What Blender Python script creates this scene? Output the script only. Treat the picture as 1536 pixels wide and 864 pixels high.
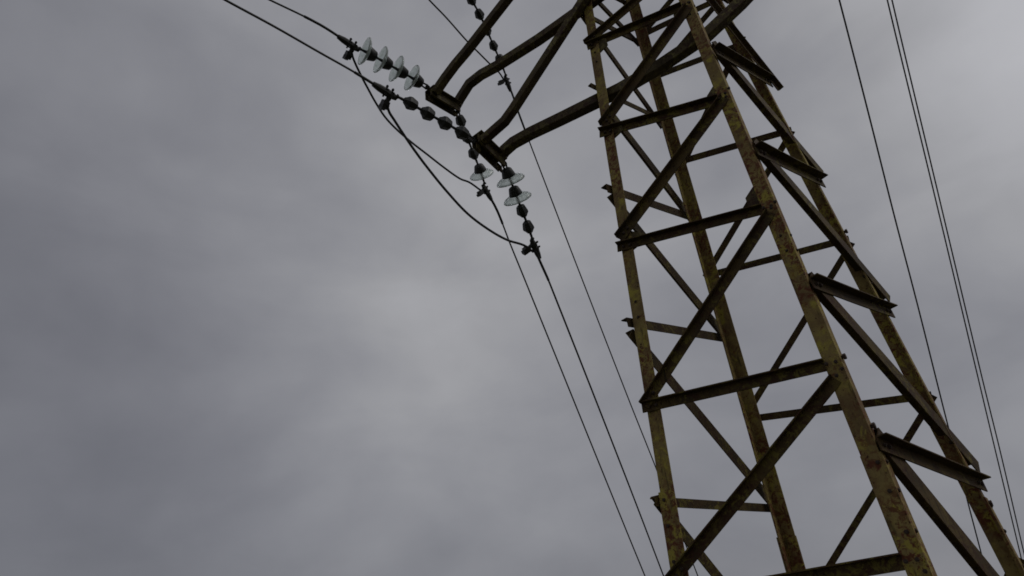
"""Rusty lattice power pylon with glass insulator strings under an overcast sky.
All coordinates are metres; z = 0 is the ground at the pylon, its axis stands at x = y = 0."""
import bpy, bmesh, math, random, mathutils
from mathutils import Vector, Matrix

PI = math.pi

# surveyed positions (metres)
CAM_MATRIX = [(0.74226, 0.3914119, 0.543918), (0.662622, -0.3076891, -0.682832), (-0.099911, 0.8672509, -0.4877434)]
CAM_LOC = (1.0079, -3.5143, 1.6)
F_PX = 957.906
LEG_W = 0.0757
LEGS = {'A': ((-0.6323, -0.6611, 0.0), (-0.3513, -0.2688, 8.7084)), 'B': ((0.5143, -0.59, 0.0), (0.1389, 0.0543, 8.7084)), 'C': ((0.7378, 0.6797, 0.0), (0.2121, 0.1855, 8.7084)), 'D': ((-0.462, 0.6193, 0.0), (-0.189, -0.0285, 8.7084))}
MEMBERS = [('AB', 'h', (-0.4547, -0.4157, 5.4299), (0.279, -0.1852, 5.4462), (0.2989, -0.9537, 0.0333), (-0.0302, 0.0254, 0.9992), 0.0535, 0.012),
    ('AB', 'h', (-0.4886, -0.4565, 4.5614), (0.3175, -0.262, 4.4325), (0.2398, -0.9702, 0.036), (0.1406, 0.0714, 0.9875), 0.0579, 0.012),
    ('AB', 'h', (-0.5165, -0.4977, 3.6329), (0.359, -0.3281, 3.5354), (0.1941, -0.9802, 0.0379), (0.0993, 0.0581, 0.9934), 0.052, 0.012),
    ('AB', 'h', (-0.5476, -0.5429, 2.6239), (0.4019, -0.3981, 2.5887), (0.152, -0.9876, 0.0396), (0.0301, 0.0447, 0.9985), 0.0534, 0.012),
    ('AB', 'h', (-0.577, -0.5841, 1.7098), (0.4393, -0.4612, 1.7392), (0.1187, -0.9921, 0.0409), (-0.0334, 0.0371, 0.9988), 0.0603, 0.012),
    ('AB', 'd', (-0.4587, -0.445, 4.627), (0.301, -0.177, 5.4704), (0.2995, -0.9535, 0.0333), (-0.6971, -0.1949, 0.6899), 0.0591, 0.024),
    ('AB', 'd', (-0.4923, -0.4893, 3.6994), (0.3394, -0.2515, 4.497), (0.2428, -0.9694, 0.0358), (-0.6644, -0.1392, 0.7343), 0.0588, 0.024),
    ('AB', 'd', (-0.5321, -0.5391, 2.6428), (0.3746, -0.3232, 3.5599), (0.195, -0.9801, 0.0379), (-0.6936, -0.1105, 0.7118), 0.0531, 0.024),
    ('AB', 'd', (-0.566, -0.5789, 1.7966), (0.4116, -0.3991, 2.5585), (0.1507, -0.9878, 0.0396), (-0.6066, -0.0608, 0.7927), 0.0535, 0.024),
    ('BC', 'h', (0.3074, -0.214, 4.8789), (0.4414, 0.4016, 4.9376), (0.9743, -0.2177, 0.0581), (-0.0767, -0.0781, 0.994), 0.0702, 0.012),
    ('BC', 'h', (0.3463, -0.2861, 3.9524), (0.496, 0.4532, 4.0237), (0.9774, -0.2035, 0.0572), (-0.0749, -0.0807, 0.9939), 0.0712, 0.012),
    ('BC', 'h', (0.3852, -0.3618, 3.0181), (0.5533, 0.5051, 3.0597), (0.9796, -0.1927, 0.0565), (-0.0645, -0.0353, 0.9973), 0.0637, 0.012),
    ('BC', 'h', (0.4196, -0.4297, 2.1903), (0.6118, 0.556, 2.0725), (0.9812, -0.1847, 0.056), (-0.033, 0.1249, 0.9916), 0.0643, 0.012),
    ('BC', 'd', (0.3041, -0.1806, 5.0496), (0.4887, 0.478, 4.2614), (-0.9771, 0.2051, -0.0573), (0.1188, 0.7481, 0.6529), 0.0847, -0.011),
    ('BC', 'd', (0.3423, -0.2696, 4.0759), (0.5442, 0.5153, 3.2755), (-0.9793, 0.1941, -0.0566), (0.0974, 0.6982, 0.7092), 0.0819, -0.011),
    ('BC', 'd', (0.3832, -0.3488, 3.0958), (0.604, 0.5656, 2.2591), (-0.981, 0.1856, -0.056), (0.0827, 0.6618, 0.7451), 0.0926, -0.011),
    ('BC', 'd', (0.4188, -0.4125, 2.2593), (0.6714, 0.6271, 1.1341), (-0.9824, 0.1785, -0.0556), (0.0922, 0.721, 0.6868), 0.1024, -0.011),
    ('AD', 'h', (-0.4701, -0.4355, 5.0389), (-0.304, 0.2447, 5.0513), (-0.9713, 0.2368, 0.0207), (0.0159, -0.0221, 0.9996), 0.0458, 0.012),
    ('AD', 'h', (-0.5002, -0.4778, 4.1049), (-0.3318, 0.3094, 4.1659), (-0.978, 0.2075, 0.0222), (0.006, -0.0785, 0.9969), 0.0643, 0.012),
    ('AD', 'h', (-0.5313, -0.5208, 3.1385), (-0.361, 0.3789, 3.2291), (-0.9827, 0.1836, 0.0234), (0.0048, -0.1011, 0.9949), 0.0567, 0.012),
    ('AD', 'h', (-0.563, -0.5645, 2.1488), (-0.3945, 0.4591, 2.156), (-0.9864, 0.1623, 0.0245), (0.0231, -0.0109, 0.9997), 0.0458, 0.012),
    ('AD', 'd', (-0.4632, -0.3957, 4.9697), (-0.3223, 0.3553, 4.176), (-0.9781, 0.207, 0.0222), (0.1643, 0.7018, 0.6932), 0.07, 0.024),
    ('AD', 'd', (-0.4956, -0.4469, 4.0545), (-0.3534, 0.4117, 3.2768), (-0.9826, 0.184, 0.0234), (0.1398, 0.6519, 0.7453), 0.0736, 0.024),
    ('AD', 'd', (-0.5302, -0.5033, 3.0649), (-0.3893, 0.4772, 2.2146), (-0.9863, 0.1629, 0.0245), (0.1245, 0.6398, 0.7584), 0.0772, 0.024),
    ('AD', 'd', (-0.5606, -0.548, 2.1464), (-0.4247, 0.5553, 1.1115), (-0.989, 0.1456, 0.0254), (0.1176, 0.6716, 0.7315), 0.0652, 0.024),
    ('DC', 'h', (-0.29, 0.2129, 5.4655), (0.4138, 0.3736, 5.3935), (-0.2142, 0.9736, 0.0791), (0.1142, -0.0555, 0.9919), 0.0526, 0.012),
    ('DC', 'h', (-0.3158, 0.275, 4.6314), (0.4676, 0.4241, 4.5046), (-0.1742, 0.9816, 0.0785), (0.1686, -0.0488, 0.9845), 0.0504, 0.012),
    ('DC', 'h', (-0.346, 0.3451, 3.6867), (0.5218, 0.4758, 3.5926), (-0.1402, 0.9871, 0.0778), (0.1167, -0.0616, 0.9913), 0.0446, 0.012),
    ('DC', 'h', (-0.3777, 0.4196, 2.6842), (0.5836, 0.5344, 2.5605), (-0.1084, 0.9911, 0.0771), (0.1346, -0.0622, 0.9889), 0.042, 0.012),
    ('DC', 'd', (-0.3529, 0.3424, 3.7054), (0.4603, 0.4235, 4.4905), (-0.1736, 0.9817, 0.0785), (-0.6745, -0.1766, 0.7169), 0.0436, 0.024),
    ('DC', 'd', (-0.3813, 0.4161, 2.723), (0.5191, 0.4773, 3.553), (-0.1388, 0.9873, 0.0778), (-0.6644, -0.1511, 0.7319), 0.0378, 0.024),
    ('DC', 'd', (-0.4127, 0.4984, 1.6226), (0.5828, 0.5351, 2.5441), (-0.1079, 0.9912, 0.0771), (-0.671, -0.1298, 0.73), 0.034, 0.024),
    ('AB', 'h', (-0.441, -0.3941, 5.9276), (0.2588, -0.1514, 5.9276), (0.3274, -0.9443, 0.032), (-0.0105, 0.0302, 0.9995), 0.055, 0.012),
    ('AB', 'd', (-0.4562, -0.4152, 5.4576), (0.2588, -0.1514, 5.9276), (0.3274, -0.9443, 0.032), (-0.5051, -0.1463, 0.8506), 0.05, 0.024),
    ('DC', 'h', (-0.2762, 0.1784, 5.9276), (0.38, 0.3433, 5.9276), (-0.243, 0.9668, 0.0795), (0.0194, -0.0771, 0.9968), 0.055, 0.012),
    ('DC', 'd', (-0.2909, 0.2133, 5.4576), (0.38, 0.3433, 5.9276), (-0.243, 0.9668, 0.0795), (-0.5354, -0.202, 0.8201), 0.05, 0.024),
    ('AD', 'h', (-0.4433, -0.3972, 5.8584), (-0.2784, 0.1835, 5.8584), (-0.9618, 0.2731, 0.0187), (0.018, -0.0051, 0.9998), 0.05, 0.012),
    ('AD', 'd', (-0.4433, -0.3972, 5.8584), (-0.3053, 0.2473, 5.0007), (-0.9716, 0.2356, 0.0207), (0.1992, 0.7678, 0.609), 0.05, 0.024),
    ('BC', 'h', (0.2618, -0.1565, 5.8584), (0.3842, 0.3472, 5.8584), (0.97, -0.2357, 0.0593), (-0.0576, 0.014, 0.9982), 0.05, 0.012),
    ('BC', 'd', (0.2618, -0.1565, 5.8584), (0.4359, 0.3959, 5.0007), (0.9744, -0.2171, 0.0581), (0.1489, 0.8173, 0.5567), 0.05, 0.024),
    ('AB', 'h', (-0.4259, -0.3729, 6.3976), (0.2385, -0.1166, 6.3976), (0.3597, -0.9326, 0.0304), (-0.0109, 0.0284, 0.9995), 0.055, 0.012),
    ('AB', 'd', (-0.441, -0.3941, 5.9276), (0.2385, -0.1166, 6.3976), (0.3597, -0.9326, 0.0304), (-0.5126, -0.1702, 0.8416), 0.05, 0.024),
    ('DC', 'h', (-0.2615, 0.1434, 6.3976), (0.3516, 0.3166, 6.3976), (-0.271, 0.9593, 0.0798), (0.0217, -0.0768, 0.9968), 0.055, 0.012),
    ('DC', 'd', (-0.2762, 0.1784, 5.9276), (0.3516, 0.3166, 6.3976), (-0.271, 0.9593, 0.0798), (-0.5523, -0.2229, 0.8033), 0.05, 0.024),
    ('AD', 'h', (-0.4287, -0.3769, 6.3084), (-0.2643, 0.1501, 6.3084), (-0.9544, 0.2979, 0.0174), (0.0166, -0.0052, 0.9998), 0.05, 0.012),
    ('AD', 'd', (-0.4287, -0.3769, 6.3084), (-0.2784, 0.1835, 5.8584), (-0.9618, 0.2731, 0.0187), (0.1817, 0.5856, 0.79), 0.05, 0.024),
    ('BC', 'h', (0.2424, -0.1233, 6.3084), (0.357, 0.3217, 6.3084), (0.9666, -0.2491, 0.0601), (-0.0582, 0.015, 0.9982), 0.05, 0.012),
    ('BC', 'd', (0.2424, -0.1233, 6.3084), (0.3842, 0.3472, 5.8584), (0.97, -0.2357, 0.0593), (0.1173, 0.6677, 0.7351), 0.05, 0.024),
    ('AB', 'h', (-0.411, -0.3522, 6.8576), (0.2187, -0.0826, 6.8576), (0.3934, -0.9189, 0.0287), (-0.0113, 0.0264, 0.9996), 0.055, 0.012),
    ('AB', 'd', (-0.4259, -0.3729, 6.3976), (0.2187, -0.0826, 6.8576), (0.3934, -0.9189, 0.0287), (-0.5111, -0.1926, 0.8377), 0.05, 0.024),
    ('DC', 'h', (-0.2471, 0.1092, 6.8576), (0.3239, 0.2905, 6.8576), (-0.3017, 0.95, 0.0801), (0.0243, -0.0764, 0.9968), 0.055, 0.012),
    ('DC', 'd', (-0.2615, 0.1434, 6.3976), (0.3239, 0.2905, 6.8576), (-0.3017, 0.95, 0.0801), (-0.5604, -0.2447, 0.7913), 0.05, 0.024),
    ('AD', 'h', (-0.4142, -0.3566, 6.7584), (-0.2502, 0.1166, 6.7584), (-0.9447, 0.3275, 0.0157), (0.0149, -0.0052, 0.9999), 0.05, 0.012),
    ('AD', 'd', (-0.4142, -0.3566, 6.7584), (-0.2643, 0.1501, 6.3084), (-0.9544, 0.2979, 0.0174), (0.2058, 0.6151, 0.7611), 0.05, 0.024),
    ('BC', 'h', (0.223, -0.09, 6.7584), (0.3298, 0.2962, 6.7584), (0.9619, -0.2663, 0.0612), (-0.059, 0.0163, 0.9981), 0.05, 0.012),
    ('BC', 'd', (0.223, -0.09, 6.7584), (0.357, 0.3217, 6.3084), (0.9666, -0.2491, 0.0601), (0.1399, 0.7095, 0.6907), 0.05, 0.024),
    ('AB', 'h', (-0.3965, -0.3319, 7.3076), (0.1993, -0.0493, 7.3076), (0.4284, -0.9032, 0.0269), (-0.0115, 0.0243, 0.9996), 0.055, 0.012),
    ('AB', 'd', (-0.411, -0.3522, 6.8576), (0.1993, -0.0493, 7.3076), (0.4284, -0.9032, 0.0269), (-0.5077, -0.216, 0.834), 0.05, 0.024),
    ('DC', 'h', (-0.2329, 0.0757, 7.3076), (0.2967, 0.265, 7.3076), (-0.3354, 0.9387, 0.0803), (0.027, -0.0756, 0.9968), 0.055, 0.012),
    ('DC', 'd', (-0.2471, 0.1092, 6.8576), (0.2967, 0.265, 7.3076), (-0.3354, 0.9387, 0.0803), (-0.5671, -0.2692, 0.7784), 0.05, 0.024),
    ('AD', 'h', (-0.3997, -0.3364, 7.2084), (-0.2361, 0.0831, 7.2084), (-0.9315, 0.3634, 0.0137), (0.0128, -0.005, 0.9999), 0.05, 0.012),
    ('AD', 'd', (-0.3997, -0.3364, 7.2084), (-0.2502, 0.1166, 6.7584), (-0.9447, 0.3275, 0.0157), (0.2356, 0.6447, 0.7272), 0.05, 0.024),
    ('BC', 'h', (0.2036, -0.0567, 7.2084), (0.3027, 0.2706, 7.2084), (0.9552, -0.2893, 0.0626), (-0.0599, 0.0181, 0.998), 0.05, 0.012),
    ('BC', 'd', (0.2036, -0.0567, 7.2084), (0.3298, 0.2962, 6.7584), (0.9619, -0.2663, 0.0612), (0.1678, 0.7524, 0.637), 0.05, 0.024),
    ('AB', 'h', (-0.382, -0.3116, 7.7576), (0.1799, -0.016, 7.7576), (0.4655, -0.8847, 0.0248), (-0.0116, 0.022, 0.9997), 0.055, 0.012),
    ('AB', 'd', (-0.3965, -0.3319, 7.3076), (0.1799, -0.016, 7.7576), (0.4655, -0.8847, 0.0248), (-0.5097, -0.245, 0.8248), 0.05, 0.024),
    ('DC', 'h', (-0.2188, 0.0423, 7.7576), (0.2695, 0.2394, 7.7576), (-0.3732, 0.9243, 0.0804), (0.0301, -0.0746, 0.9968), 0.055, 0.012),
    ('DC', 'd', (-0.2329, 0.0757, 7.3076), (0.2695, 0.2394, 7.7576), (-0.3732, 0.9243, 0.0804), (-0.5802, -0.3002, 0.7571), 0.05, 0.024),
    ('AD', 'h', (-0.3852, -0.3161, 7.6584), (-0.222, 0.0496, 7.6584), (-0.9131, 0.4075, 0.0111), (0.0101, -0.0045, 0.9999), 0.05, 0.012),
    ('AD', 'd', (-0.3852, -0.3161, 7.6584), (-0.2361, 0.0831, 7.2084), (-0.9315, 0.3634, 0.0137), (0.2727, 0.6731, 0.6875), 0.05, 0.024),
    ('BC', 'h', (0.1842, -0.0234, 7.6584), (0.2755, 0.2451, 7.6584), (0.9447, -0.3215, 0.0645), (-0.0611, 0.0208, 0.9979), 0.05, 0.012),
    ('BC', 'd', (0.1842, -0.0234, 7.6584), (0.3027, 0.2706, 7.2084), (0.9552, -0.2893, 0.0626), (0.2031, 0.7944, 0.5724), 0.05, 0.024),
    ('AB', 'h', (-0.3675, -0.2913, 8.2076), (0.1605, 0.0173, 8.2076), (0.5045, -0.8631, 0.0226), (-0.0114, 0.0195, 0.9997), 0.055, 0.012),
    ('AB', 'd', (-0.382, -0.3116, 7.7576), (0.1605, 0.0173, 8.2076), (0.5045, -0.8631, 0.0226), (-0.5089, -0.2762, 0.8153), 0.05, 0.024),
    ('DC', 'h', (-0.2047, 0.0088, 8.2076), (0.2424, 0.2139, 8.2076), (-0.4156, 0.906, 0.0804), (0.0335, -0.0731, 0.9968), 0.055, 0.012),
    ('DC', 'd', (-0.2188, 0.0423, 7.7576), (0.2424, 0.2139, 8.2076), (-0.4156, 0.906, 0.0804), (-0.5907, -0.3361, 0.7336), 0.05, 0.024),
    ('AD', 'h', (-0.3707, -0.2958, 8.1084), (-0.2078, 0.0162, 8.1084), (-0.8865, 0.4626, 0.0078), (0.0069, -0.0036, 1.0), 0.05, 0.012),
    ('AD', 'd', (-0.3707, -0.2958, 8.1084), (-0.222, 0.0496, 7.6584), (-0.9131, 0.4075, 0.0111), (0.3192, 0.6978, 0.6412), 0.05, 0.024),
    ('BC', 'h', (0.1648, 0.0099, 8.1084), (0.2484, 0.2195, 8.1084), (0.9267, -0.3696, 0.0673), (-0.0625, 0.0249, 0.9977), 0.05, 0.012),
    ('BC', 'd', (0.1648, 0.0099, 8.1084), (0.2755, 0.2451, 7.6584), (0.9447, -0.3215, 0.0645), (0.2492, 0.8318, 0.496), 0.05, 0.024),
    ('DC', 'd', (-0.3195, 0.2811, 4.5471), (0.4084, 0.37, 5.4576), (-0.2179, 0.9728, 0.0792), (-0.7516, -0.219, 0.6222), 0.05, 0.024),
    ('AD', 'h', (-0.5966, -0.6112, 1.1081), (-0.4273, 0.5369, 1.1081), (-0.989, 0.1458, 0.0253), (0.0251, -0.0037, 0.9997), 0.08, 0.012),
    ('AD', 'd', (-0.5966, -0.6112, 1.1081), (-0.4571, 0.6075, 0.1584), (-0.9907, 0.1336, 0.026), (0.1022, 0.6041, 0.7903), 0.07, 0.024),
    ('BC', 'h', (0.4666, -0.508, 1.1081), (0.6709, 0.6168, 1.1081), (0.9824, -0.1785, 0.0556), (-0.0547, 0.0099, 0.9985), 0.08, 0.012),
    ('BC', 'd', (0.4666, -0.508, 1.1081), (0.7282, 0.6707, 0.1584), (0.9832, -0.1738, 0.0552), (0.065, 0.6172, 0.7841), 0.07, 0.024),
    ('AB', 'd', (-0.6224, -0.6472, 0.3084), (0.4406, -0.4634, 1.7109), (0.1176, -0.9922, 0.0409), (-0.7907, -0.0686, 0.6083), 0.08, 0.024),
    ('DC', 'd', (-0.4524, 0.5963, 0.3084), (0.6345, 0.5826, 1.7109), (-0.0863, 0.9933, 0.0766), (-0.7857, -0.1151, 0.6078), 0.07, 0.024)]
PLATE_UPPER = ((-2.0, -0.5825, 6.0287), (-2.0, -0.27, 6.06))
PLATE_LOWER = ((-1.5, -0.5748, 5.1225), (-1.5, -0.3332, 5.0476))
BEAM_LOWER = [(-1.502, -0.3331, 5.0915), (-1.4376, -0.3336, 5.1272), (-1.3396, -0.3342, 5.1429), (-1.1568, -0.3354, 5.1191), (-0.8687, -0.3374, 5.0594), (-0.5247, -0.3396, 4.993), (-0.3397, -0.3409, 4.956), (-0.0896, -0.207, 5.0697), (0.2754, -0.0807, 5.2016), (0.5464, 0.013, 5.3797), (0.8337, 0.1124, 5.6)]
BEAM_UPPER = [(-1.9973, -0.27, 6.0925), (-1.9379, -0.2709, 6.1425), (-1.8028, -0.2729, 6.2285), (-1.6438, -0.2752, 6.2219), (-1.4448, -0.2781, 6.1689), (-0.9636, -0.2851, 6.0861), (-0.4717, -0.2922, 6.0365), (-0.2946, -0.2948, 6.025)]
STAY_LOWER = [(-1.4619, -0.5701, 5.1063), (-1.3541, -0.5568, 5.1381), (-1.2411, -0.5429, 5.1723), (-1.1505, -0.5318, 5.2409), (-1.0088, -0.5143, 5.3681), (-0.6559, -0.4709, 5.6819), (-0.374, -0.4362, 5.9349)]
STAY_UPPER = [(-1.954, -0.5764, 6.0142), (-1.8322, -0.5602, 6.1155), (-1.7118, -0.5443, 6.2003), (-1.5778, -0.5265, 6.274), (-1.108, -0.4643, 6.5822), (-0.8008, -0.4236, 6.7811), (-0.3989, -0.3703, 7.0522)]
TIP_TOP = (-1.761, -0.3, 7.6162)
ROOT_TOP = ((-0.4029, -0.2609, 7.1084), (-0.3674, -0.2413, 8.2084))
STRING_S1 = [(-2.0033, -0.6251, 6.0848), (-2.0216, -0.7432, 6.1009), (-2.048, -0.8972, 6.1195), (-2.0751, -1.0493, 6.1368), (-2.103, -1.1959, 6.1517), (-2.1389, -1.3422, 6.1583)]
STRING_S2 = [(-1.5237, -0.5959, 5.1257), (-1.5409, -0.7325, 5.1506), (-1.5681, -0.8874, 5.1713), (-1.5957, -1.0397, 5.1907), (-1.6199, -1.1861, 5.2118), (-1.6594, -1.3428, 5.2204)]
STRING_S3 = [(-2.003, -0.252, 6.0315), (-2.0373, -0.17, 5.9824), (-2.0979, -0.0328, 5.8987), (-2.1561, 0.1045, 5.8161), (-2.2159, 0.2457, 5.7313), (-2.3034, 0.3968, 5.6288)]
STRING_S4 = [(-1.4821, -0.3065, 5.0301), (-1.511, -0.226, 4.9702), (-1.5591, -0.0989, 4.8741), (-1.6069, 0.0297, 4.7774), (-1.6516, 0.1454, 4.6894), (-1.708, 0.266, 4.592)]
STRING_S5 = [(-1.7513, -0.2731, 7.5894), (-1.7781, -0.1326, 7.5459), (-1.8184, 0.0238, 7.492), (-1.8733, 0.1876, 7.4291), (-1.9302, 0.3466, 7.3666), (-1.982, 0.4985, 7.3081), (-2.0783, 0.698, 7.2184)]
JUMPER_UPPER = [(-2.1583, -1.341, 6.1349), (-2.2007, -1.2887, 6.0981), (-2.2571, -1.1624, 6.0295), (-2.295, -1.0622, 5.9785), (-2.3342, -0.9519, 5.9239), (-2.3723, -0.8105, 5.8607), (-2.3865, -0.6539, 5.8094), (-2.3873, -0.4879, 5.7662), (-2.3812, -0.314, 5.7267), (-2.3739, -0.0923, 5.6759), (-2.3604, 0.0975, 5.639), (-2.3368, 0.203, 5.6353), (-2.3276, 0.3329, 5.61), (-2.3242, 0.4047, 5.5945)]
JUMPER_LOWER = [(-1.6876, -1.339, 5.1835), (-1.7312, -1.292, 5.1404), (-1.7492, -1.2214, 5.0997), (-1.7708, -1.1215, 5.0448), (-1.7929, -1.0061, 4.9831), (-1.8159, -0.8539, 4.906), (-1.8408, -0.6187, 4.7944), (-1.8509, -0.3861, 4.6949), (-1.83, -0.1635, 4.6254), (-1.7959, 0.0172, 4.5857), (-1.7468, 0.1748, 4.5733), (-1.7348, 0.2799, 4.5426)]
JUMPER_TOP = [(-2.1902, -0.574, 7.8492), (-2.1812, -0.3609, 7.7361), (-2.16, -0.143, 7.6304), (-2.1431, 0.1437, 7.482), (-2.1255, 0.2978, 7.4095), (-2.1064, 0.4638, 7.3314), (-2.0887, 0.5823, 7.2792), (-2.0982, 0.6852, 7.2141)]
LINE_S3 = [(-2.3089, 0.4095, 5.6048), (-2.3141, 0.4956, 5.5418), (-2.3396, 0.6099, 5.4441), (-2.4203, 0.8413, 5.2253), (-2.5171, 1.1405, 4.9477), (-3.3152, 3.5833, 2.6761), (-3.4778, 4.0877, 2.2087), (-3.7003, 4.7547, 1.5852)]
LINE_S4 = [(-1.7175, 0.2878, 4.5509), (-1.7491, 0.3789, 4.4937), (-1.818, 0.579, 4.3687), (-2.615, 2.6209, 3.0409), (-3.1491, 3.9595, 2.1642), (-3.5358, 4.9241, 1.5315)]
LINE_S5 = [(-2.0816, 0.71, 7.1978), (-2.0978, 0.794, 7.1011), (-2.1518, 0.9616, 6.8893), (-2.3471, 1.6902, 6.0025), (-2.4934, 2.2483, 5.3261), (-2.7528, 3.2529, 4.1118), (-2.8965, 3.8388, 3.4102), (-3.1602, 4.8619, 2.1741), (-3.3082, 5.4321, 1.4843)]
WIRE_SINGLE = [(1.333, 0.8066, 7.3948), (1.0862, 1.7836, 6.5618), (0.8526, 2.6702, 5.7999), (0.6471, 3.432, 5.1422), (0.4221, 4.2984, 4.3996), (0.1006, 5.4908, 3.3702), (-0.2878, 6.9827, 2.091), (-0.5963, 8.1872, 1.0614)]
WIRE_PAIR_A = [(1.6966, 1.303, 7.5154), (1.4326, 2.2439, 6.6588), (1.0532, 3.6905, 5.3587), (0.5957, 5.4066, 3.8117), (0.3616, 6.283, 3.0214), (0.0876, 7.3197, 2.0883), (-0.2298, 8.5144, 1.012)]
WIRE_PAIR_B = [(1.7525, 1.4051, 7.6398), (1.4727, 2.3574, 6.7273), (1.0851, 3.7782, 5.3855), (0.6296, 5.4471, 3.8095), (0.4051, 6.2964, 3.0122), (0.1314, 7.2799, 2.0799), (-0.1759, 8.4098, 1.0136)]
BACK_S1 = [(-2.1389, -1.3422, 6.1583), (-2.146, -1.6568, 6.1583), (-2.2176, -2.0575, 6.1583), (-2.2881, -2.4212, 6.1583), (-3.9325, -14.308, 5.8583), (-6.6731, -34.1193, 6.0583)]
BACK_S2 = [(-1.6594, -1.3428, 5.2204), (-1.6655, -1.6455, 5.2204), (-1.685, -1.9136, 5.2204), (-1.7077, -2.2445, 5.2204), (-1.738, -2.5477, 5.2204), (-2.5191, -14.5223, 4.9204), (-3.8208, -34.4798, 5.1204)]
CLOUD_BANKS = [(-0.697, 0.584, 0.417, 14.0, 0.128), (0.142, 0.778, 0.612, 14.0, 0.2492), (-0.883, 0.136, 0.449, 8.0, -0.0374), (-0.643, 0.359, 0.676, 25.0, 0.0226), (-0.913, 0.369, 0.174, 18.0, -0.0836), (-0.036, 0.978, 0.204, 12.0, -0.0069), (-0.664, 0.685, 0.299, 40.0, 0.0009), (-0.056, 0.854, 0.518, 18.0, -0.0699), (-0.753, 0.039, 0.656, 25.0, -0.0205), (-0.841, 0.159, 0.517, 25.0, -0.0527), (-0.049, 0.741, 0.67, 40.0, -0.0837), (-0.548, 0.826, 0.13, 30.0, -0.046), (-0.676, 0.516, 0.526, 60.0, -0.033), (-0.772, 0.196, 0.604, 40.0, 0.0265)]

# ------------------------------------------------------------------ scene set-up
scene = bpy.context.scene
for o in list(bpy.data.objects):
    bpy.data.objects.remove(o, do_unlink=True)
COL = scene.collection

cam_data = bpy.data.cameras.new("camera")
cam_data.sensor_fit = 'HORIZONTAL'
cam_data.sensor_width = 36.0
cam_data.lens = 36.0 * F_PX / 1536.0
cam_data.clip_start = 0.05
cam_data.clip_end = 20000.0
cam = bpy.data.objects.new("camera", cam_data)
rot3 = Matrix(CAM_MATRIX)
cam.matrix_world = Matrix.Translation(Vector(CAM_LOC)) @ rot3.to_4x4()
COL.objects.link(cam)
scene.camera = cam
scene.render.resolution_x = 1024
scene.render.resolution_y = 576
scene.cycles.filter_width = 1.7        # the soft rendering of a small-sensor lens

scene.view_settings.view_transform = 'Standard'
scene.view_settings.look = 'None'
scene.view_settings.exposure = 0.0
scene.view_settings.gamma = 1.0
scene.view_settings.use_curve_mapping = False

SUN_ELEV = math.radians(48.0)
SUN_AZ = math.radians(72.0)          # measured from +Y clockwise, seen from above


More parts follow.
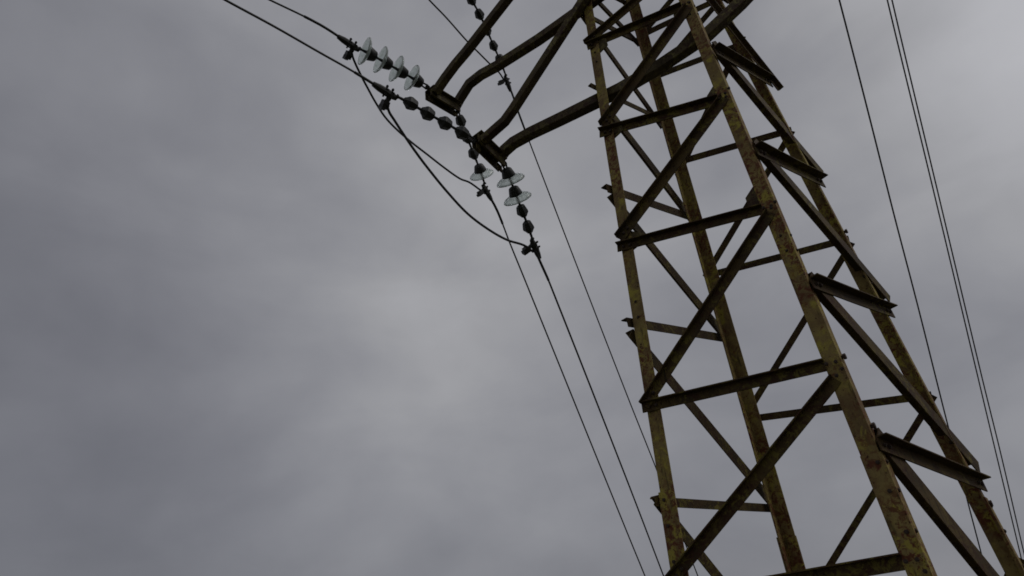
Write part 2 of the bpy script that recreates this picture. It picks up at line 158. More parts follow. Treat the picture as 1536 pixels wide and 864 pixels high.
def build_world():
    w = bpy.data.worlds.new("World")
    scene.world = w
    w.use_nodes = True
    nt = w.node_tree
    nt.nodes.clear()
    N, L = nt.nodes.new, nt.links.new
    out = N('ShaderNodeOutputWorld')
    mix = N('ShaderNodeMixShader')
    mix.inputs[0].default_value = 0.96       # share of the closed cloud deck
    sky = N('ShaderNodeTexSky')
    sky.sky_type = 'NISHITA'
    sky.sun_disc = False
    sky.sun_elevation = SUN_ELEV
    sky.sun_rotation = SUN_AZ
    bg1 = N('ShaderNodeBackground'); bg1.inputs[1].default_value = 0.05
    L(sky.outputs[0], bg1.inputs[0])
    bg2 = N('ShaderNodeBackground'); bg2.inputs[1].default_value = 1.0
    tc = N('ShaderNodeTexCoord')
    acc = None

    def math_node(op, a, b=None, clamp=False):
        m = N('ShaderNodeMath'); m.operation = op; m.use_clamp = clamp
        for i, v in enumerate((a, b)):
            if v is None:
                continue
            if isinstance(v, (int, float)):
                m.inputs[i].default_value = v
            else:
                L(v, m.inputs[i])
        return m.outputs[0]

    # warp the directions a little so the bright and dark cloud banks are irregular
    nz = N('ShaderNodeTexNoise'); nz.inputs['Scale'].default_value = 2.3
    nz.inputs['Detail'].default_value = 4.0
    L(tc.outputs['Generated'], nz.inputs['Vector'])
    sub = N('ShaderNodeVectorMath'); sub.operation = 'SUBTRACT'
    L(nz.outputs['Color'], sub.inputs[0]); sub.inputs[1].default_value = (.5, .5, .5)
    sc = N('ShaderNodeVectorMath'); sc.operation = 'SCALE'; sc.inputs['Scale'].default_value = 0.22
    L(sub.outputs[0], sc.inputs[0])
    add = N('ShaderNodeVectorMath'); add.operation = 'ADD'
    L(tc.outputs['Generated'], add.inputs[0]); L(sc.outputs[0], add.inputs[1])
    nrm = N('ShaderNodeVectorMath'); nrm.operation = 'NORMALIZE'; L(add.outputs[0], nrm.inputs[0])
    acc = 0.246
    for x, y, z, k, a in CLOUD_BANKS:
        d = N('ShaderNodeVectorMath'); d.operation = 'DOT_PRODUCT'
        L(nrm.outputs[0], d.inputs[0]); d.inputs[1].default_value = (x, y, z)
        e = math_node('SUBTRACT', d.outputs['Value'], 1.0)
        e = math_node('MULTIPLY', e, k)
        e = math_node('EXPONENT', e)
        e = math_node('MULTIPLY', e, a)
        acc = math_node('ADD', e, acc)
    # finer billows, stretched flat towards the horizon
    mp = N('ShaderNodeMapping'); mp.inputs['Scale'].default_value = (1.0, 1.0, 2.2)
    mp.inputs['Rotation'].default_value = (0.2, 0.5, 0.3)
    L(tc.outputs['Generated'], mp.inputs['Vector'])
    n2 = N('ShaderNodeTexNoise'); n2.inputs['Scale'].default_value = 3.1
    n2.inputs['Detail'].default_value = 5.0; n2.inputs['Roughness'].default_value = 0.45
    n2.inputs['Distortion'].default_value = 0.35
    L(mp.outputs[0], n2.inputs['Vector'])
    mr = N('ShaderNodeMapRange'); L(n2.outputs['Fac'], mr.inputs[0])
    mr.inputs[1].default_value = 0.3; mr.inputs[2].default_value = 0.7
    mr.inputs[3].default_value = 0.86; mr.inputs[4].default_value = 1.14
    lum = math_node('MULTIPLY', acc, mr.outputs[0])
    n3 = N('ShaderNodeTexNoise'); n3.inputs['Scale'].default_value = 8.5
    n3.inputs['Detail'].default_value = 6.0; n3.inputs['Roughness'].default_value = 0.5
    L(tc.outputs['Generated'], n3.inputs['Vector'])
    mr3 = N('ShaderNodeMapRange'); L(n3.outputs['Fac'], mr3.inputs[0])
    mr3.inputs[1].default_value = 0.3; mr3.inputs[2].default_value = 0.7
    mr3.inputs[3].default_value = 0.955; mr3.inputs[4].default_value = 1.045
    lum = math_node('MULTIPLY', lum, mr3.outputs[0])
    # overcast tint: bluer where dark, neutral where bright
    tr = N('ShaderNodeMapRange'); L(lum, tr.inputs[0])
    tr.inputs[1].default_value = 0.16; tr.inputs[2].default_value = 0.34
    tint = N('ShaderNodeMix'); tint.data_type = 'RGBA'
    L(tr.outputs[0], tint.inputs[0])
    tint.inputs[6].default_value = (0.968, 0.984, 1.12, 1)
    tint.inputs[7].default_value = (0.988, 0.992, 1.045, 1)
    vs = N('ShaderNodeVectorMath'); vs.operation = 'SCALE'
    L(tint.outputs[2], vs.inputs[0]); L(lum, vs.inputs['Scale'])
    L(vs.outputs[0], bg2.inputs[0])
    L(bg1.outputs[0], mix.inputs[1]); L(bg2.outputs[0], mix.inputs[2])
    L(mix.outputs[0], out.inputs[0])


build_world()

sun = bpy.data.lights.new("sun", 'SUN')
sun.energy = 0.8
sun.angle = math.radians(25.0)
sun.color = (1.0, 0.96, 0.9)
sun_ob = bpy.data.objects.new("sun", sun)
sd = Vector((math.sin(SUN_AZ) * math.cos(SUN_ELEV), math.cos(SUN_AZ) * math.cos(SUN_ELEV), math.sin(SUN_ELEV)))
sun_ob.rotation_euler = (-sd).to_track_quat('-Z', 'Y').to_euler()
COL.objects.link(sun_ob)


# ------------------------------------------------------------------ materials
def new_mat(name):
    m = bpy.data.materials.new(name)
    m.use_nodes = True
    nt = m.node_tree
    return m, nt, nt.nodes['Principled BSDF']


def noise(nt, scale, detail=4.0, rough=0.55, vec=None, dist=0.0):
    n = nt.nodes.new('ShaderNodeTexNoise')
    n.inputs['Scale'].default_value = scale
    n.inputs['Detail'].default_value = detail
    n.inputs['Roughness'].default_value = rough
    n.inputs['Distortion'].default_value = dist
    if vec is not None:
        nt.links.new(vec, n.inputs['Vector'])
    return n.outputs['Fac']


def ramp(nt, fac, p0, p1):
    r = nt.nodes.new('ShaderNodeMapRange')
    r.interpolation_type = 'SMOOTHSTEP'
    nt.links.new(fac, r.inputs[0])
    r.inputs[1].default_value = p0; r.inputs[2].default_value = p1
    return r.outputs[0]


def mixc(nt, fac, a, b):
    m = nt.nodes.new('ShaderNodeMix'); m.data_type = 'RGBA'
    nt.links.new(fac, m.inputs[0])
    for i, v in ((6, a), (7, b)):
        if isinstance(v, tuple):
            m.inputs[i].default_value = (*v, 1)
        else:
            nt.links.new(v, m.inputs[i])
    return m.outputs[2]


def steel(name, paint, paint2, rust, lichen, lich_amt, rust_amt):
    """old painted steel: two tones of grimy paint, rust blooms, olive lichen, scratches"""
    m, nt, b = new_mat(name)
    tc = nt.nodes.new('ShaderNodeTexCoord').outputs['Object']
    base = mixc(nt, ramp(nt, noise(nt, 6.0, 5, .6, tc), .38, .62), paint, paint2)
    base = mixc(nt, ramp(nt, noise(nt, 13.0, 6, .7, tc, .4), .62 - rust_amt, .72 - rust_amt), base, rust)
    mp = nt.nodes.new('ShaderNodeMapping'); mp.inputs['Location'].default_value = (3.1, 7.7, 1.3)
    nt.links.new(tc, mp.inputs[0])
    base = mixc(nt, ramp(nt, noise(nt, 9.0, 6, .65, mp.outputs[0], .6), .66 - lich_amt, .78 - lich_amt), base, lichen)
    mq = nt.nodes.new('ShaderNodeMapping'); mq.inputs['Location'].default_value = (11.3, 2.9, 5.1)
    nt.links.new(tc, mq.inputs[0])
    def masked(fine, broad):
        mm = nt.nodes.new('ShaderNodeMath'); mm.operation = 'MULTIPLY'
        nt.links.new(fine, mm.inputs[0]); nt.links.new(broad, mm.inputs[1])
        return mm.outputs[0]
    broad1 = ramp(nt, noise(nt, 2.6, 3, .5, mq.outputs[0]), .38, .56)
    broad2 = ramp(nt, noise(nt, 2.1, 3, .5, mp.outputs[0]), .40, .58)
    base = mixc(nt, masked(ramp(nt, noise(nt, 30.0, 6, .75, mq.outputs[0], .8), .47, .56), broad1), base, rust)
    base = mixc(nt, masked(ramp(nt, noise(nt, 20.0, 6, .75, mp.outputs[0], .5), .50, .60), broad2), base, lichen)
    # run-off streaks and dark specks
    ms = nt.nodes.new('ShaderNodeMapping'); ms.inputs['Scale'].default_value = (40, 40, 5)
    nt.links.new(tc, ms.inputs[0])
    base = mixc(nt, ramp(nt, noise(nt, 1.0, 3, .6, ms.outputs[0]), .58, .74), base, tuple(c * .35 for c in paint))
    base = mixc(nt, ramp(nt, noise(nt, 60.0, 3, .6, tc), .62, .70), base, tuple(c * .4 for c in rust))
    nt.links.new(base, b.inputs['Base Color'])
    b.inputs['Metallic'].default_value = 0.0
    b.inputs['Roughness'].default_value = 0.75
    b.inputs['Specular IOR Level'].default_value = 0.22
    bp = nt.nodes.new('ShaderNodeBump'); bp.inputs['Strength'].default_value = 0.5
    bp.inputs['Distance'].default_value = 0.004
    nt.links.new(noise(nt, 45.0, 5, .65, tc), bp.inputs['Height'])
    nt.links.new(bp.outputs[0], b.inputs['Normal'])
    return m


M_LEG = steel("leg_paint", (.25, .19, .065), (.15, .10, .042), (.11, .034, .015), (.33, .28, .05), .11, .06)
M_BRACE = steel("brace_paint", (.080, .053, .016), (.040, .026, .011), (.045, .018, .009), (.135, .11, .022), .06, .05)
M_ARM = steel("crossarm_paint", (.09, .07, .03), (.05, .036, .02), (.045, .022, .013), (.15, .13, .045), .07, .03)


def plain(name, col, rough, metal=0.0, nscale=30.0, var=.35):
    m, nt, b = new_mat(name)
    tc = nt.nodes.new('ShaderNodeTexCoord').outputs['Object']
    c = mixc(nt, ramp(nt, noise(nt, nscale, 4, .6, tc), .35, .65), col, tuple(x * (1 - var) for x in col))
    nt.links.new(c, b.inputs['Base Color'])
    b.inputs['Roughness'].default_value = rough
    b.inputs['Metallic'].default_value = metal
    bp = nt.nodes.new('ShaderNodeBump'); bp.inputs['Strength'].default_value = .3
    bp.inputs['Distance'].default_value = .002
    nt.links.new(noise(nt, 90, 3, .6, tc), bp.inputs['Height']); nt.links.new(bp.outputs[0], b.inputs['Normal'])
    return m


M_IRON = plain("galvanised_iron_dark", (.025, .026, .026), .6)
M_CAP = plain("iron_cap", (.022, .024, .024), .55)
M_WIRE = plain("aluminium_conductor", (.065, .065, .068), .55, 0.3, 80)
M_BOLT = plain("rusty_bolt", (.05, .03, .02), .8)
M_CONCRETE = plain("concrete", (.32, .31, .29), .9, 0, 12, .3)

M_GLASS, _nt, _b = new_mat("toughened_glass")
_b.inputs['Base Color'].default_value = (.90, .96, .93, 1)
_b.inputs['Roughness'].default_value = .28
_b.inputs['IOR'].default_value = 1.30
_b.inputs['Transmission Weight'].default_value = .80
_tc = _nt.nodes.new('ShaderNodeTexCoord').outputs['Object']
_nt.links.new(mixc(_nt, ramp(_nt, noise(_nt, 35, 4, .6, _tc), .4, .7), (.84, .90, .87), (.58, .65, .60)), _b.inputs['Base Color'])


def ground_material():
    m, nt, b = new_mat("dry_winter_grass")
    tc = nt.nodes.new('ShaderNodeTexCoord').outputs['Object']
    c = mixc(nt, ramp(nt, noise(nt, .35, 6, .6, tc), .4, .6), (.055, .06, .025), (.10, .085, .045))
    c = mixc(nt, ramp(nt, noise(nt, 6, 6, .7, tc), .5, .7), c, (.05, .04, .025))
    nt.links.new(c, b.inputs['Base Color']); b.inputs['Roughness'].default_value = 1.0
    bp = nt.nodes.new('ShaderNodeBump'); bp.inputs['Distance'].default_value = .05
    nt.links.new(noise(nt, 14, 6, .7, tc), bp.inputs['Height']); nt.links.new(bp.outputs[0], b.inputs['Normal'])
    return m


# ------------------------------------------------------------------ helpers
def link(name, me, mat=None, parent=None, kind=None):
    if mat is not None and not me.materials:
        me.materials.append(mat)
    o = bpy.data.objects.new(name, me)
    COL.objects.link(o)
    if parent is not None:
        o.parent = parent
    if kind:
        o['kind'] = kind
    return o


def empty(name, loc, label, cat, group=None):
    o = bpy.data.objects.new(name, None)
    o.empty_display_size = .1
    COL.objects.link(o)
    o.location = loc
    tag(o, label, cat, group)
    return o


def tag(o, label, cat, group=None):
    o['label'] = label
    o['category'] = cat
    if group:
        o['group'] = group
    return o


def mesh_from(bm, name, smooth=False, origin=None):
    if origin is not None:
        bmesh.ops.translate(bm, verts=bm.verts, vec=-Vector(origin))
    bmesh.ops.recalc_face_normals(bm, faces=bm.faces)
    me = bpy.data.meshes.new(name)
    bm.to_mesh(me)
    bm.free()
    if smooth:
        for p in me.polygons:
            p.use_smooth = True
    return me


def add_prism(bm, sections):
    """sections: list of equal-length loops (lists of Vector); skins them and caps both ends"""
    rings = [[bm.verts.new(v) for v in s] for s in sections]
    n = len(rings[0])
    for r0, r1 in zip(rings, rings[1:]):
        for i in range(n):
            bm.faces.new((r0[i], r0[(i + 1) % n], r1[(i + 1) % n], r1[i]))
    bm.faces.new(rings[0][::-1])
    bm.faces.new(rings[-1])


def l_section(p, e1, e2, w1, w2, t):
    """angle iron: heel at p, flange w1 along e1, flange w2 along e2"""
    pts = [(0, 0), (w1, 0), (w1, t), (t, t), (t, w2), (0, w2)]
    return [p + e1 * a + e2 * b for a, b in pts]


def add_angle(bm, a, b, e1, e2, w1, w2, t, sag=0.0, seg=1):
    secs = []
    for i in range(seg + 1):
        f = i / seg
        secs.append(l_section(a.lerp(b, f), e1, e2, w1, w2, t))
    add_prism(bm, secs)


def add_bolt(bm, p, n, r=.011, h=.012):
    n = n.normalized()
    x = n.orthogonal().normalized(); y = n.cross(x)
    def ring(rr, d, k, ph=0):
        return [p + n * d + (x * math.cos(2 * PI * i / k + ph) + y * math.sin(2 * PI * i / k + ph)) * rr for i in range(k)]
    add_prism(bm, [ring(r, -.001, 6), ring(r, h, 6)])
    add_prism(bm, [ring(r * .55, h - .001, 6), ring(r * .55, h * 1.4, 6)])


def frames(pts):
    tans = []
    for i in range(len(pts)):
        a = pts[max(i - 1, 0)]; b = pts[min(i + 1, len(pts) - 1)]
        tans.append((b - a).normalized())
    return tans


def smooth_path(pts, sub=5):
    """Catmull-Rom through the points"""
    P = [Vector(p) for p in pts]
    if len(P) < 3:
        return P
    out = []
    for i in range(len(P) - 1):
        p0 = P[i - 1] if i else P[0] * 2 - P[1]
        p1, p2 = P[i], P[i + 1]
        p3 = P[i + 2] if i + 2 < len(P) else P[-1] * 2 - P[-2]
        l = (p2 - p1).length
        # centripetal-ish: limit tangents to the local segment length
        t1 = (p2 - p0); t1 = t1.normalized() * l if t1.length else t1
        t2 = (p3 - p1); t2 = t2.normalized() * l if t2.length else t2
        for k in range(sub):
            t = k / sub
            h1 = 2 * t ** 3 - 3 * t ** 2 + 1; h2 = -2 * t ** 3 + 3 * t ** 2
            h3 = t ** 3 - 2 * t ** 2 + t; h4 = t ** 3 - t ** 2
            out.append(p1 * h1 + p2 * h2 + t1 * h3 + t2 * h4)
    out.append(P[-1])
    return out


def add_tube(bm, pts, r, k=8, wob=0.0):
    P = [Vector(p) for p in pts]
    T = frames(P)
    up = Vector((.13, .21, 1)).normalized()
    secs = []
    for i, (p, t) in enumerate(zip(P, T)):
        x = t.cross(up)
        if x.length < 1e-3:
            x = t.cross(Vector((1, 0, 0)))
        x.normalize(); y = x.cross(t)
        rr = r(i / (len(P) - 1)) if callable(r) else r
        secs.append([p + (x * math.cos(2 * PI * j / k) + y * math.sin(2 * PI * j / k)) * rr for j in range(k)])
    add_prism(bm, secs)


def add_rail(bm, pts, w, h, bev=.014, up=Vector((0, 0, 1))):
    """rounded rectangular rail swept along a path"""
    P = [Vector(p) for p in pts]
    T = frames(P)
    prof = []
    for sx, sy in ((1, 1), (-1, 1), (-1, -1), (1, -1)):
        c = Vector((sx * (w / 2 - bev), sy * (h / 2 - bev)))
        a0 = {(1, 1): 0, (-1, 1): 90, (-1, -1): 180, (1, -1): 270}[(sx, sy)]
        for da in (0, 45, 90):
            a = math.radians(a0 + da)
            prof.append((c.x + bev * math.cos(a), c.y + bev * math.sin(a)))
    secs = []
    for p, t in zip(P, T):
        x = t.cross(up).normalized(); y = x.cross(t)
        secs.append([p + x * a + y * b for a, b in prof])
    add_prism(bm, secs)


def add_lathe(bm, prof, origin, axis, k=20):
    """prof: (distance along axis, radius)"""
    axis = axis.normalized(); x = axis.orthogonal().normalized(); y = axis.cross(x)
    rings = [[bm.verts.new(origin + axis * d + (x * math.cos(2 * PI * j / k) + y * math.sin(2 * PI * j / k)) * max(r, 1e-4)) for j in range(k)] for d, r in prof]
    for r0, r1 in zip(rings, rings[1:]):
        for j in range(k):
            bm.faces.new((r0[j], r0[(j + 1) % k], r1[(j + 1) % k], r1[j]))
    bm.faces.new(rings[0][::-1]); bm.faces.new(rings[-1])


def add_box(bm, c, ex, ey, ez):
    """half-extent vectors"""
    lo = [c - ez + ex * a + ey * b for a, b in ((-1, -1), (1, -1), (1, 1), (-1, 1))]
    hi = [p + ez * 2 for p in lo]
    add_prism(bm, [lo, hi])


# ------------------------------------------------------------------ ground
def build_ground():
    bm = bmesh.new()
    R = [0, 2, 4, 7, 11, 16, 24, 36, 55, 85, 130, 200, 320, 520, 900, 1600, 3200, 8000]
    k = 72
    rnd = random.Random(4)
    prev = None
    for r in R:
        drop = -9.0 * (1 - math.exp(-(max(r - 9, 0) / 60.0) ** 1.3))
        if r == 0:
            ring = [bm.verts.new((0, 0, 0))]
        else:
            ring = []
            for j in range(k):
                a = 2 * PI * j / k
                nz = mathutils.noise.noise(Vector((math.cos(a) * r * .05, math.sin(a) * r * .05, 1.7))) * min(r * .012, 2.0)
                ring.append(bm.verts.new((r * math.cos(a), r * math.sin(a), drop + nz - (.02 if r > 1 else 0))))
        if prev:
            if len(prev) == 1:
                for j in range(k):
                    bm.faces.new((prev[0], ring[j], ring[(j + 1) % k]))
            else:
                for j in range(k):
                    bm.faces.new((prev[j], ring[j], ring[(j + 1) % k], prev[(j + 1) % k]))
        prev = ring
    me = mesh_from(bm, "ground", True)
    link("ground", me, ground_material(), None, 'structure')


build_ground()

# ------------------------------------------------------------------ the pylon
pylon = empty("pylon", (0, 0, 0), "tall rusty lattice steel pylon with olive brown angle-iron legs and braces", "pylon")
SIGN = dict(A=(-1, -1), B=(1, -1), C=(1, 1), D=(-1, 1))
bolts_bm = bmesh.new()


def leg_at(l, z):
    a, b = (Vector(v) for v in LEGS[l])
    return a.lerp(b, (z - a.z) / (b.z - a.z))


SPL = dict(A=2.20, B=2.17, C=2.02, D=2.0)
for l in 'ABCD':
    sx, sy = SIGN[l]
    e1 = Vector((-sx, 0, 0)); e2 = Vector((0, -sy, 0))
    bm = bmesh.new()
    n = 14
    a, b = (Vector(v) for v in LEGS[l])
    secs = [l_section(leg_at(l, a.z + (b.z - a.z) * i / n), e1, e2, LEG_W, LEG_W, .008) for i in range(n + 1)]
    add_prism(bm, secs)
    link("leg", mesh_from(bm, "leg"), M_LEG, pylon)
    # heavier lower section lapped over the joint
    bm = bmesh.new()
    zs = SPL[l]
    off = Vector((sx, sy, 0)) * .007
    secs = [l_section(leg_at(l, z) + off, e1, e2, LEG_W + .009, LEG_W + .009, .0062) for z in (.05, .5, 1.0, 1.5, zs - .01)]
    add_prism(bm, secs)
    o = link("splice_angle", mesh_from(bm, "splice_angle"), M_LEG, pylon)
    for dz in (.05, .17, .33):
        for e, nn in ((e1, Vector((0, sy, 0))), (e2, Vector((sx, 0, 0)))):
            add_bolt(bolts_bm, leg_at(l, zs - dz) + off + e * LEG_W * (.35 if int(dz * 100) % 8 else .7), nn, .009, .006)
    for z in (3.25, 5.35):
        for e, nn in ((e1, Vector((0, sy, 0))), (e2, Vector((sx, 0, 0)))):
            for dz in (-.05, .05):
                add_bolt(bolts_bm, leg_at(l, z + dz + sx * .05) + e * LEG_W * .5, nn, .008, .006)
    # footing
    bm = bmesh.new()
    c = leg_at(l, .0)
    r0 = [Vector((c.x + x * .22, c.y + y * .22, -.3)) for x, y in ((-1, -1), (1, -1), (1, 1), (-1, 1))]
    r1 = [Vector((c.x + x * .22, c.y + y * .22, .10)) for x, y in ((-1, -1), (1, -1), (1, 1), (-1, 1))]
    r2 = [Vector((c.x + x * .15, c.y + y * .15, .18)) for x, y in ((-1, -1), (1, -1), (1, 1), (-1, 1))]
    add_prism(bm, [r0, r1, r2])
    link("footing", mesh_from(bm, "footing"), M_CONCRETE, pylon)

rnd = random.Random(7)
for i, (face, kind, a, b, nrm, up, w, off) in enumerate(MEMBERS):
    a, b, nrm, up = Vector(a), Vector(b), Vector(nrm).normalized(), Vector(up).normalized()
    d = (b - a).normalized()
    ea, eb = .012, .012
    if kind == 'h':
        ea = {'AB': .018, 'AD': .026}.get(face, .012)
        eb = {'AB': .002, 'DC': .004, 'CD': .004}.get(face, .026)
    else:
        ea = .022; eb = .018
        if face == 'BC':
            ea = -.03; eb = .14
    stagger = .0011 * (i % 5)
    a2 = a - d * ea + nrm * (off + (stagger if off > 0 else -stagger))
    b2 = b + d * eb + nrm * (off + (stagger if off > 0 else -stagger))
    if face == 'AB':
        b2 = b - d * (LEG_W * .93) + nrm * (-.004 - stagger)
    # heel at the upper edge; one flange flat on the face, the other standing out
    t = .0065
    bm = bmesh.new()
    heel_a = a2 + up * w / 2
    heel_b = b2 + up * w / 2
    add_angle(bm, heel_a, heel_b, -up, nrm, w, w * .75, t, seg=4)
    # slight handling bends
    bend = rnd.uniform(-.004, .004)
    L = (b2 - a2).length
    for v in bm.verts:
        f = ((v.co - a2).dot(d)) / L
        v.co += nrm * bend * math.sin(PI * min(max(f, 0), 1))
    name = "crossbar" if kind == 'h' else "diagonal_brace"
    link(name, mesh_from(bm, name), M_BRACE, pylon)
    for p, s in ((a, 1), (b, -1)):
        for q in (.022, .062):
            base = p + d * s * q + nrm * (max(off, .0) + .008) - up * w * .05
            add_bolt(bolts_bm, base, nrm, .009, .009)

# gusset plates at some of the nodes of the two near faces
def gusset(poly, nrm, t=.007):
    bm = bmesh.new()
    P = [Vector(p) for p in poly]; n = Vector(nrm).normalized() * t
    add_prism(bm, [P, [p + n for p in P]])
    c = sum(P, Vector()) / len(P)
    link("gusset_plate", mesh_from(bm, "gusset_plate"), M_ARM, pylon)
    for p in P:
        add_bolt(bolts_bm, c.lerp(p, .55) + n, n, .009, .009)


for l, z, dirn, sz in (('B', 3.66, -1, .08), ('B', 4.54, -1, .075), ('A', 4.56, 1, .08), ('A', 3.66, 1, .075),
                       ('B', 5.44, -1, .09), ('A', 5.40, 1, .08)):
    q = leg_at(l, z); n = Vector((0, -1, 0)); x = Vector((dirn, 0, 0)); u = Vector((0, 0, 1))
    q = q + n * .009 * 0 + Vector((0, .0095, 0))
    gusset([q + x * .03 - u * sz, q + x * (.06 + sz) - u * sz * .6, q + x * (.06 + sz) + u * sz * .3, q + x * .07 + u * sz, q + x * .03 + u * sz], (0, 1, 0))

# small climbing pegs seen in profile on the leg corners
for l, zs in (('B', (2.28, 2.62)), ('C', (1.98, 3.62))):
    sx, sy = SIGN[l]
    for z in zs:
        bm = bmesh.new()
        p = leg_at(l, z); n = Vector((sx, 0, 0)); p = p + Vector((0, -sy * LEG_W * .5, 0))
        add_tube(bm, [p - n * .01, p + n * .016], .009, 8)
        add_lathe(bm, [(0, .014), (.012, .014)], p + n * .008, n, 6)
        link("climbing_peg", mesh_from(bm, "climbing_peg"), M_BOLT, pylon)

link("bolts", mesh_from(bolts_bm, "bolts"), M_BOLT, pylon, 'stuff')


# ---- crossarms: part > rails, stays, end plate
def crossarm_root(loc):
    o = bpy.data.objects.new("crossarm", None)
    o.empty_display_size = .1
    COL.objects.link(o)
    o.parent = pylon
    o.location = loc
    return o


def rail(name, pts, w, h, par, mat=None, up=Vector((0, 0, 1)), sub=1):
    bm = bmesh.new()
    add_rail(bm, smooth_path(pts, sub) if sub > 1 else [Vector(p) for p in pts], w, h, .006, up)
    return link(name, mesh_from(bm, name, False, par.location), mat or M_ARM, par)


def end_plate(p0, p1, par):
    """hanger at the arm tip: angle iron along the line with end lugs"""
    p0, p1 = Vector(p0), Vector(p1)
    d = (p1 - p0).normalized()
    a, b = p0 - d * .035, p1 + d * .02
    bm = bmesh.new()
    x = Vector((1, 0, 0)); u = Vector((0, 0, 1))
    add_angle(bm, a + u * .045 - x * .045, b + u * .045 - x * .045, x, -u, .115, .105, .009)
    add_box(bm, a.lerp(b, .5) + x * .03 - u * .012, x * .008, (b - a) * .5, u * .04)
    for p in (p0, p1):
        add_box(bm, p - u * .055 - x * .01, x * .007, d * .022, u * .03)
        add_bolt(bm, p + x * .055, x, .014, .014)
        add_bolt(bm, p - u * .05 + x * .0, -x, .012, .014)
    return link("end_plate", mesh_from(bm, "end_plate", False, par.location), M_ARM, par)


arm = crossarm_root(BEAM_LOWER[5])
rail("arm_beam", BEAM_LOWER, .078, .076, arm)
rail("arm_stay", STAY_LOWER, .066, .062, arm)
end_plate(*PLATE_LOWER, arm)
arm = crossarm_root(BEAM_UPPER[6])
rail("arm_beam", BEAM_UPPER, .074, .072, arm)
rail("arm_stay", STAY_UPPER, .072, .068, arm)
end_plate(*PLATE_UPPER, arm)
# the top arm, above the picture, carries the string that hangs into it
arm = crossarm_root(ROOT_TOP[0])
tt = Vector(TIP_TOP)
rail("arm_beam", [tt, Vector(ROOT_TOP[0])], .085, .095, arm)
rail("arm_stay", [tt + Vector((0, -.25, .04)), Vector(ROOT_TOP[1])], .075, .085, arm)
end_plate(tt + Vector((0, -.27, .06)), tt + Vector((0, 0, .06)), arm)
# right-hand arm ends, above and right of the picture, for the two other wire runs
for pts in (WIRE_SINGLE, WIRE_PAIR_A):
    q = Vector(pts[0])
    r = leg_at('C', 7.35 if pts is WIRE_SINGLE else 7.8)
    arm = crossarm_root(r)
    rail("arm_beam", [r, q + Vector((0, 0, .05))], .07, .08, arm)


# ------------------------------------------------------------------ insulator strings
GLASS = [(0.002, .040), (.005, .062), (.013, .090), (.024, .110), (.037, .122), (.043, .121), (.042, .116), (.030, .102), (.020, .084), (.012, .060), (.008, .036)]
CAP = [(-.062, .012), (-.060, .030), (-.052, .040), (-.030, .047), (-.010, .053), (.004, .056), (.010, .050), (.011, .030)]
STUB = [(-.060, .012), (-.058, .032), (-.050, .043), (-.028, .050), (-.004, .057), (.008, .055), (.022, .040), (.040, .026), (.046, .012)]


def insulator_string(pts, broken, label, scale=1.08):
    P = [Vector(p) for p in pts]
    root = empty("insulator_string", P[0], label, "insulator", "insulator strings on the crossarm tips")
    o0 = P[0]
    # shackle from arm to first cap
    d = (P[1] - P[0]).normalized()
    bm = bmesh.new()
    x = d.orthogonal().normalized()
    g = (P[1] - d * .055) - P[0]
    add_tube(bm, [P[0] + x * .018, P[0] + g + x * .012], .008, 8)
    add_tube(bm, [P[0] - x * .018, P[0] + g - x * .012], .008, 8)
    add_lathe(bm, [(-.02, .006), (-.018, .020), (.018, .020), (.02, .006)], P[0], x, 12)
    link("shackle", mesh_from(bm, "shackle", False, o0), M_IRON, root)
    n = len(P) - 2
    for i in range(1, n + 1):
        d = (P[i + 1] - P[i - 1]).normalized()
        c = P[i]
        gap = (P[i + 1] - P[i]).length
        bm = bmesh.new()
        jit = rnd.uniform(.95, 1.06)
        prof = STUB if broken[i - 1] else CAP
        add_lathe(bm, [(a * scale, r * scale * (.86 if broken[i - 1] else 1.0) * jit) for a, r in prof], c, d, 7 if broken[i - 1] else 14)
        cap = link("insulator_cap", mesh_from(bm, "insulator_cap", not broken[i - 1], o0), M_CAP, root)
        bm = bmesh.new()
        add_lathe(bm, [(.0, .012), (.012, .014), (gap - .075, .010), (gap - .066, .018), (gap - .055, .018)], c, d, 10)
        link("pin", mesh_from(bm, "pin", True, o0), M_IRON, cap)
        if not broken[i - 1]:
            bm = bmesh.new()
            ax = d.orthogonal().normalized(); yy = d.cross(ax)
            add_lathe_closed(bm, [(a * scale + .004, r * scale * .94) for a, r in GLASS], c, d, 40)
            link("glass_disc", mesh_from(bm, "glass_disc", True, o0), M_GLASS, cap)
    return root


def add_lathe_closed(bm, prof, origin, axis, k):
    """solid of revolution whose profile closes on itself (ring section)"""
    axis = axis.normalized(); x = axis.orthogonal().normalized(); y = axis.cross(x)
    rings = [[bm.verts.new(origin + axis * d + (x * math.cos(2 * PI * j / k) + y * math.sin(2 * PI * j / k)) * r) for j in range(k)] for d, r in prof]
    for r0, r1 in zip(rings, rings[1:] + rings[:1]):
        for j in range(k):
            bm.faces.new((r0[j], r0[(j + 1) % k], r1[(j + 1) % k], r1[j]))


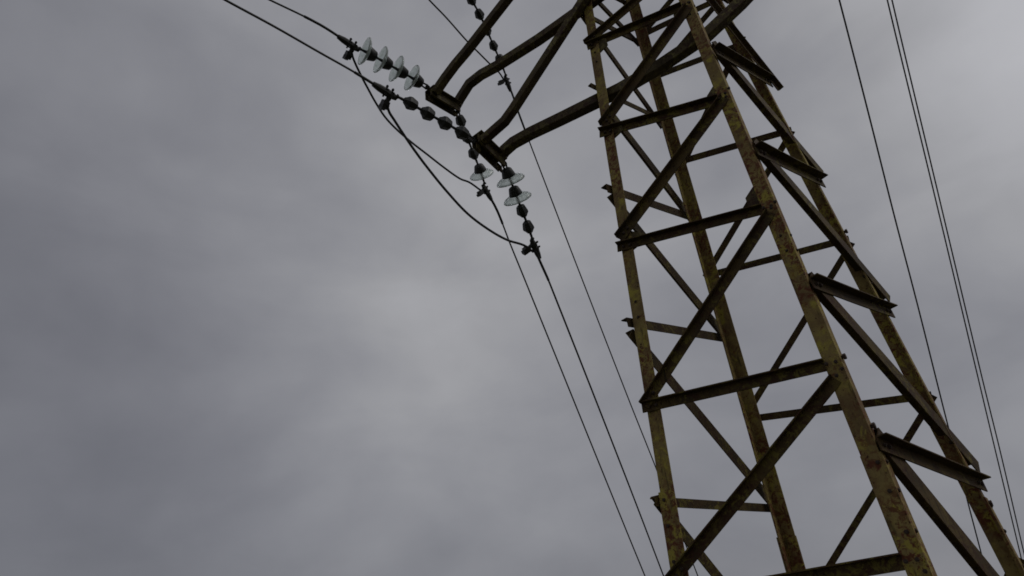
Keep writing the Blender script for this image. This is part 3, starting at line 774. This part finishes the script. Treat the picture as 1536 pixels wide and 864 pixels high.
def strain_clamp(root, p, line_dir, tail_dir, size=1.0):
    """bolted dead-end clamp: keeper body, three U-bolts, ears"""
    o0 = root.location
    d = line_dir.normalized()
    s = tail_dir - d * tail_dir.dot(d); s.normalize()
    q = d.cross(s)
    bm = bmesh.new()
    add_tube(bm, [p - d * .075 * size, p - d * .03 * size, p + d * .03 * size, p + d * .11 * size, p + d * .17 * size],
             lambda f: size * (.022 + .014 * math.sin(PI * f)), 10)
    add_tube(bm, [p + d * .0, p + s * .04 * size - d * .01, p + s * .095 * size - d * .0], lambda f: size * (.026 - .006 * f), 10)
    for k, off in ((-.015, .03), (.045, .034)):
        add_tube(bm, [p + d * k * size - s * .045 * size, p + d * k * size + s * .05 * size], .008 * size, 6)
        add_bolt(bm, p + d * k * size - s * .04 * size, -s, .013 * size, .012)
        add_box(bm, p + d * k * size, d * .014 * size, s * .028 * size, q * .032 * size)
    e = p + s * .10 * size
    add_box(bm, e, d * .030 * size, s * .034 * size, q * .030 * size)
    add_box(bm, e + s * .03 * size + d * .012 * size, d * .018 * size, s * .022 * size, q * .036 * size)
    for k in (-.018, .02):
        add_bolt(bm, e + d * k * size - d * .0 + q * .028 * size, q, .011, .010)
    link("dead_end_clamp", mesh_from(bm, "dead_end_clamp", False, o0), M_IRON, root)


V = Vector
st = {}
st['S1'] = insulator_string(STRING_S1, [0, 0, 0, 0], "string of four clear glass discs reaching left from the upper crossarm tip")
st['S2'] = insulator_string(STRING_S2, [1, 1, 1, 1], "string of four bare dark caps, glass gone, reaching left from the lower crossarm tip")
st['S3'] = insulator_string(STRING_S3, [1, 1, 1, 0], "hanging string with a single glass disc at its lower end, from the upper crossarm tip")
st['S4'] = insulator_string(STRING_S4, [0, 0, 1, 1], "hanging string with two glass discs above two bare caps, from the lower crossarm tip")
st['S5'] = insulator_string(STRING_S5, [1, 1, 1, 1, 0], "string of dark caps at the top edge, crossing behind the upper crossarm beams")

tl = V(TIP_TOP) + V((0, -.27, .06))
STRING_TOP_BACK = [tl] + [tl + V((-.02, -.13 - .165 * i, -.012 * i)) for i in range(6)]
BACK_TOP = [STRING_TOP_BACK[-1], STRING_TOP_BACK[-1] + V((-.01, -.6, 0)), STRING_TOP_BACK[-1] + V((-1.0, -14, -.3)), STRING_TOP_BACK[-1] + V((-2.2, -34, -.1))]
JUMPER_TOP = [STRING_TOP_BACK[-1] + V((0, .01, -.08)), STRING_TOP_BACK[-1] + V((-.04, .09, -.20))] + JUMPER_TOP
st['S6'] = insulator_string(STRING_TOP_BACK, [0, 1, 1, 0, 1], "topmost string reaching left from the highest crossarm tip, above the upper crossarm")
strain_clamp(st['S6'], STRING_TOP_BACK[-1], BACK_TOP[1] - BACK_TOP[0], V((0, .1, -.5)), .85)
strain_clamp(st['S1'], V(STRING_S1[-1]), V(BACK_S1[1]) - V(BACK_S1[0]), V(JUMPER_UPPER[1]) - V(STRING_S1[-1]), .85)
strain_clamp(st['S2'], V(STRING_S2[-1]), V(BACK_S2[1]) - V(BACK_S2[0]), V(JUMPER_LOWER[1]) - V(STRING_S2[-1]), .85)
strain_clamp(st['S3'], V(STRING_S3[-1]), V(LINE_S3[2]) - V(LINE_S3[0]), V(JUMPER_UPPER[-3]) - V(STRING_S3[-1]), .75)
strain_clamp(st['S4'], V(STRING_S4[-1]), V(LINE_S4[2]) - V(LINE_S4[0]), V(JUMPER_LOWER[-3]) - V(STRING_S4[-1]), .8)
strain_clamp(st['S5'], V(STRING_S5[-1]), V(LINE_S5[2]) - V(LINE_S5[0]), V(JUMPER_TOP[-3]) - V(STRING_S5[-1]), .75)


# ------------------------------------------------------------------ wires
def to_ground(pts):
    P = [Vector(p) for p in pts]
    d = P[-1] - P[-2]
    if d.z < 0 and P[-1].z > .1:
        P.append(P[-1] + d * ((P[-1].z - .1) / -d.z))
    return P


def wire(name, pts, r, label, cat, group=None, rod=None, strands=True):
    P = smooth_path(pts, 6)
    bm = bmesh.new()
    add_tube(bm, P, r, 8)
    o = link(name, mesh_from(bm, name, True), M_WIRE)
    tag(o, label, cat, group)
    if rod:
        # helical armour rods wrapped over the first stretch
        L, rr = rod
        bm = bmesh.new()
        acc = 0; Q = [P[0]]
        for a, b in zip(P, P[1:]):
            if acc >= L:
                break
            acc += (b - a).length; Q.append(b)
        add_tube(bm, Q, rr, 8)
        link("armour_rod", mesh_from(bm, "armour_rod", True), M_IRON, o)
    return o


G1 = "line wires leaving the crossarms"
wire("conductor", BACK_S1, .0078, "wire running to the top left from the string of four glass discs", "wire", G1, (.40, .0110))
wire("conductor", BACK_S2, .0078, "wire running to the top left from the string of four bare caps", "wire", G1, (.30, .0105))
wire("conductor", to_ground(LINE_S3), .0085, "leftmost of the three wires descending beside the pylon, from the single-disc string", "wire", G1, (.35, .013))
wire("conductor", to_ground(LINE_S4), .009, "wire descending to the bottom edge from the two-disc string", "wire", G1, (.30, .0118))
wire("conductor", to_ground(LINE_S5), .008, "descending wire nearest the pylon, passing behind its left leg", "wire", G1, (.45, .012))
wire("jumper_wire", JUMPER_UPPER, .0098, "thick slack loop from the four-glass-disc string to the single-disc string", "wire", "jumper loops")
wire("jumper_wire", JUMPER_LOWER, .0102, "thick slack loop from the bare-cap string to the two-disc string, lower of the loops", "wire", "jumper loops")
wire("jumper_wire", JUMPER_TOP, .0095, "slack loop entering at the top edge and passing behind the upper crossarm", "wire", "jumper loops")
wire("conductor", BACK_TOP, .0078, "wire leaving the topmost string above the upper crossarm", "wire", G1)
G2 = "wires right of the pylon"
wire("conductor", to_ground(WIRE_SINGLE), .0078, "single wire right of the pylon, passing behind its right leg", "wire", G2)
wire("conductor", to_ground(WIRE_PAIR_A), .0068, "left wire of the close twin pair at the right edge", "wire", G2)
wire("conductor", to_ground(WIRE_PAIR_B), .0068, "right wire of the close twin pair at the right edge", "wire", G2)
